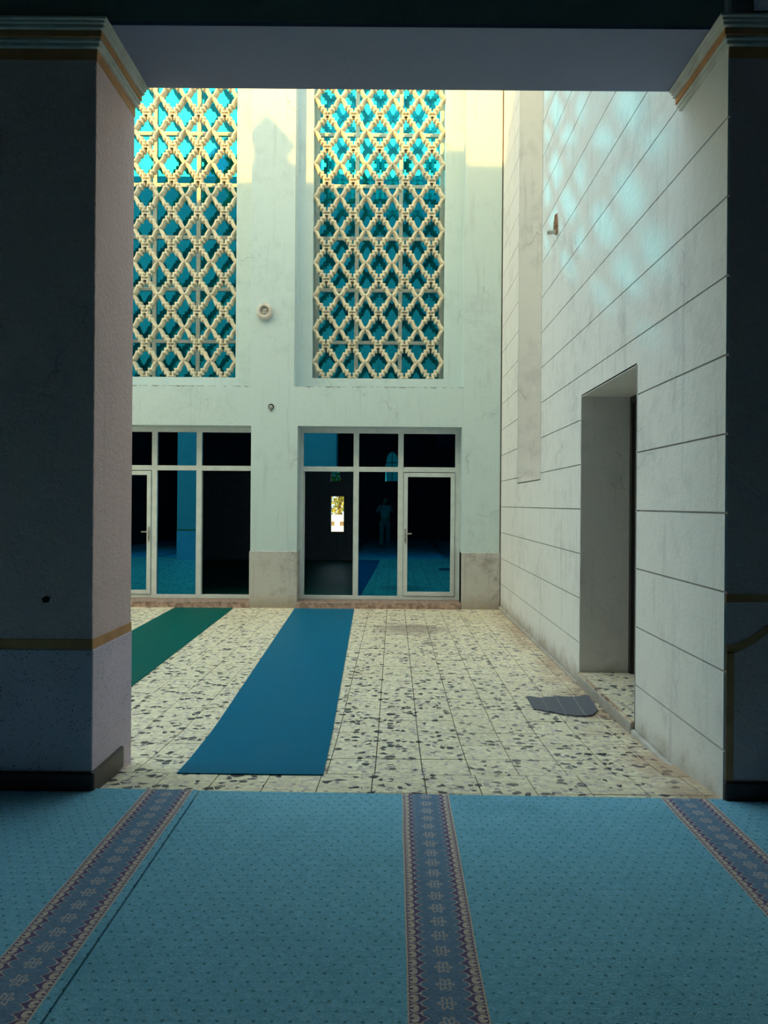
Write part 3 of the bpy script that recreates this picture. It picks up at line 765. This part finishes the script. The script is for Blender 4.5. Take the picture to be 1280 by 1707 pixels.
# ------------------------------------------------------------------ hall beyond the facade
YB = 20.0
boxes_ = [(-9.0, 4.2, YR + 0.42, YB, -0.3, -0.08)]
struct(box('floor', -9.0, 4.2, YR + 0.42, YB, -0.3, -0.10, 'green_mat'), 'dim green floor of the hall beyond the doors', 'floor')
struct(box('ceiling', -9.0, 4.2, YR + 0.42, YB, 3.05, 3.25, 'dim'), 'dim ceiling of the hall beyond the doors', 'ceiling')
zr = lambda y: H_FAR + 0.52 * (y - YR) + 0.25  # unseen roof, pitched along the added beam so it clears to the windows
WIN = (-1.790, -1.425, 0.70, 1.70); ARC = (-1.80, -1.52, 2.12, 2.92)
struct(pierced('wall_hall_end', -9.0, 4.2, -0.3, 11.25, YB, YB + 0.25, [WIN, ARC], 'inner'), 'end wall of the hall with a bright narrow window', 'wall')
for x, nm in ((-9.2, 'wall_hall_west'), (4.2, 'wall_hall_east')):
    V = [(x, YR + 0.42, -0.3), (x, YB + 0.25, -0.3), (x, YB + 0.25, zr(YB + 0.25)), (x, YR + 0.42, zr(YR + 0.42))]
    V += [(a + 0.2, b_, c) for a, b_, c in V]
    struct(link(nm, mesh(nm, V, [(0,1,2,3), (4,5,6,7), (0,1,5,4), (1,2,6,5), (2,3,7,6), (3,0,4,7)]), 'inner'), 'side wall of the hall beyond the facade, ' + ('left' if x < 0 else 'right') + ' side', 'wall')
V = [(x, y, z) for x in (-9.2, 4.4) for y, z in ((YR - 0.2, zr(YR - 0.2)), (YB + 0.6, zr(YB + 0.6)), (YB + 0.6, zr(YB + 0.6) + 0.2), (YR - 0.2, zr(YR - 0.2) + 0.2))]
struct(link('roof', mesh('roof', V, [(0,1,2,3), (4,5,6,7), (0,1,5,4), (1,2,6,5), (2,3,7,6), (3,0,4,7)]), 'inner'), 'unseen hall roof, sloped to let the added beam through', 'roof')
arch_window('window_4', (ARC[0] + ARC[1]) / 2, YB + 0.1, ARC[2], ARC[1] - ARC[0], ARC[3] - ARC[2], 'small turquoise arched window in the hall end wall', True)
# what the bright window shows
struct(box('ground', -60, 60, YB + 0.25, 95, -1.2, -0.9, 'ground'), 'sunlit ground outside beyond the hall', 'ground')
fe = empty('garden_fence', (-4.5, 56, -0.9)); tag(fe, 'white garden fence with dark infill seen through the hall window', 'fence')
box('fence_wall', -6, 6, 0, 0.3, 0.0, 0.62, 'fence', fe); box('fence_top', -6, 6, 0, 0.3, 0.98, 1.5, 'fence', fe)
for i in range(9): box('fence_post', -6 + i * 1.45, -5.6 + i * 1.45, 0, 0.3, 0.62, 0.98, 'fence', fe)
for i in range(8): box('fence_infill', -5.6 + i * 1.45, -4.55 + i * 1.45, 0.1, 0.2, 0.62, 0.98, 'dark_panel', fe)
tr = empty('garden_tree', (-4.6, 60, -0.9)); tag(tr, 'leafy yellow green tree behind the fence through the hall window', 'tree')
lathe('trunk', [(0.25, 0), (0.16, 1.6), (0.10, 3.2), (0.0001, 3.3)], 'bark', tr, 10, 'z')
V, Fc = [], []
for i in range(2600):
    a = Vector((random.gauss(0, 1), random.gauss(0, 1), random.gauss(0, 1))).normalized() * (random.random() ** 0.4)
    c = Vector((a.x * 3.2, a.y * 1.6, 3.4 + a.z * 2.5)); r = random.uniform(0.10, 0.2)
    q = Euler((random.uniform(0, 6), random.uniform(0, 6), random.uniform(0, 6))).to_matrix()
    k = len(V)
    V += [tuple(c + q @ Vector(p)) for p in ((-r, 0, 0), (0, -r * 0.5, 0), (r, 0, 0), (0, r * 0.5, 0))]; Fc.append((k, k+1, k+2, k+3))
o = link('crown', mesh('crown', V, Fc), 'leaf', tr); o['kind'] = 'stuff'

# ------------------------------------------------------------------ photographer, reflected in the glass
def skinned(name, joints, bones, mat, parent, root=0, sub=2):
    me = bpy.data.meshes.new(name); me.from_pydata([j[0] for j in joints], bones, [])
    o = link(name, me, mat, parent)
    o.modifiers.new('skin', 'SKIN').use_smooth_shade = True
    for i, j in enumerate(joints):
        r = j[1]; me.skin_vertices[0].data[i].radius = r if isinstance(r, tuple) else (r, r)
        me.skin_vertices[0].data[i].use_root = i == root
    m = o.modifiers.new('sub', 'SUBSURF'); m.levels = sub; m.render_levels = sub
    return o
M['shirt'] = plain('pale_shirt', (0.55, 0.60, 0.58), 0.9); M['trousers'] = plain('grey_trousers', (0.30, 0.33, 0.34), 0.9)
M['skin'] = plain('skin', (0.50, 0.33, 0.25), 0.6); M['hair'] = plain('dark_hair', (0.03, 0.025, 0.02), 0.8)
pe = empty('person', (-0.30, -0.62, 0.008)); tag(pe, 'person in a pale shirt and grey trousers raising a phone, reflected in the glass', 'person')
J = [((0, 0, 0.95), (0.16, 0.11)), ((0, 0.0, 1.15), (0.14, 0.10)), ((0, 0.0, 1.33), (0.17, 0.11)), ((0, -0.01, 1.43), (0.09, 0.08)), ((0, 0.0, 1.49), 0.052), ((0, 0.02, 1.60), (0.075, 0.09)), ((0, 0.02, 1.69), (0.065, 0.08)),
     ((-0.17, 0, 1.39), 0.06), ((-0.27, 0.10, 1.20), 0.047), ((-0.10, 0.33, 1.42), 0.034), ((-0.08, 0.38, 1.46), 0.032),
     ((0.17, 0, 1.39), 0.06), ((0.27, 0.12, 1.20), 0.047), ((0.20, 0.36, 1.42), 0.034), ((0.21, 0.40, 1.46), 0.032),
     ((-0.10, 0, 0.86), 0.092), ((-0.11, 0.02, 0.48), 0.062), ((-0.12, -0.02, 0.09), 0.045), ((-0.13, 0.10, 0.035), 0.035),
     ((0.10, 0, 0.86), 0.092), ((0.11, 0.02, 0.48), 0.062), ((0.12, -0.02, 0.09), 0.045), ((0.13, 0.10, 0.035), 0.035)]
E = [(0,1),(1,2),(2,3),(3,4),(4,5),(5,6),(2,7),(7,8),(8,9),(9,10),(2,11),(11,12),(12,13),(13,14),(0,15),(15,16),(16,17),(17,18),(0,19),(19,20),(20,21),(21,22)]
skinned('body', J, E, 'skin', pe)
skinned('shirt', [((0, 0, 0.93), (0.175, 0.125)), ((0, 0, 1.15), (0.155, 0.115)), ((0, 0, 1.33), (0.185, 0.125)), ((0, -0.01, 1.42), (0.10, 0.09)),
                  ((-0.18, 0, 1.385), 0.072), ((-0.26, 0.09, 1.22), 0.062), ((0.18, 0, 1.385), 0.072), ((0.26, 0.11, 1.22), 0.062)],
        [(0,1),(1,2),(2,3),(2,4),(4,5),(2,6),(6,7)], 'shirt', pe)
skinned('trousers', [((0, 0, 0.93), (0.165, 0.115)), ((-0.10, 0, 0.84), 0.105), ((-0.11, 0.02, 0.48), 0.08), ((-0.12, -0.01, 0.10), 0.068),
                     ((0.10, 0, 0.84), 0.105), ((0.11, 0.02, 0.48), 0.08), ((0.12, -0.01, 0.10), 0.068)], [(0,1),(1,2),(2,3),(0,4),(4,5),(5,6)], 'trousers', pe)
skinned('hair', [((0, -0.03, 1.60), (0.072, 0.075)), ((0, 0.0, 1.70), (0.078, 0.088)), ((0, 0.03, 1.74), (0.055, 0.06))], [(0,1),(1,2)], 'hair', pe)
for s_ in (-1, 1):
    hx = -0.08 if s_ < 0 else 0.21
    for k in range(4):
        z0 = 1.452 + k * 0.016; ln = (0.060, 0.072, 0.068, 0.054)[k]
        skinned('finger', [((hx, 0.385, z0), 0.009), ((hx - s_ * 0.012, 0.385 + ln * 0.6, z0 + 0.008), 0.008), ((hx - s_ * 0.045, 0.385 + ln * 0.85, z0 + 0.012), 0.0065)], [(0,1),(1,2)], 'skin', pe, 0, 1)
    skinned('thumb', [((hx, 0.37, 1.445), 0.010), ((hx - s_ * 0.03, 0.39, 1.47), 0.009), ((hx - s_ * 0.05, 0.40, 1.49), 0.007)], [(0,1),(1,2)], 'skin', pe, 0, 1)
ph = empty('phone', (-0.232, -0.145, 1.503)); tag(ph, 'dark phone held up by the person reflected in the glass', 'phone')
box('phone_body', -0.105, 0.105, -0.004, 0.004, -0.038, 0.038, 'black', ph, 0.003); box('camera_bump', -0.095, -0.06, 0.004, 0.007, 0.0, 0.03, 'steel', ph, 0.001)
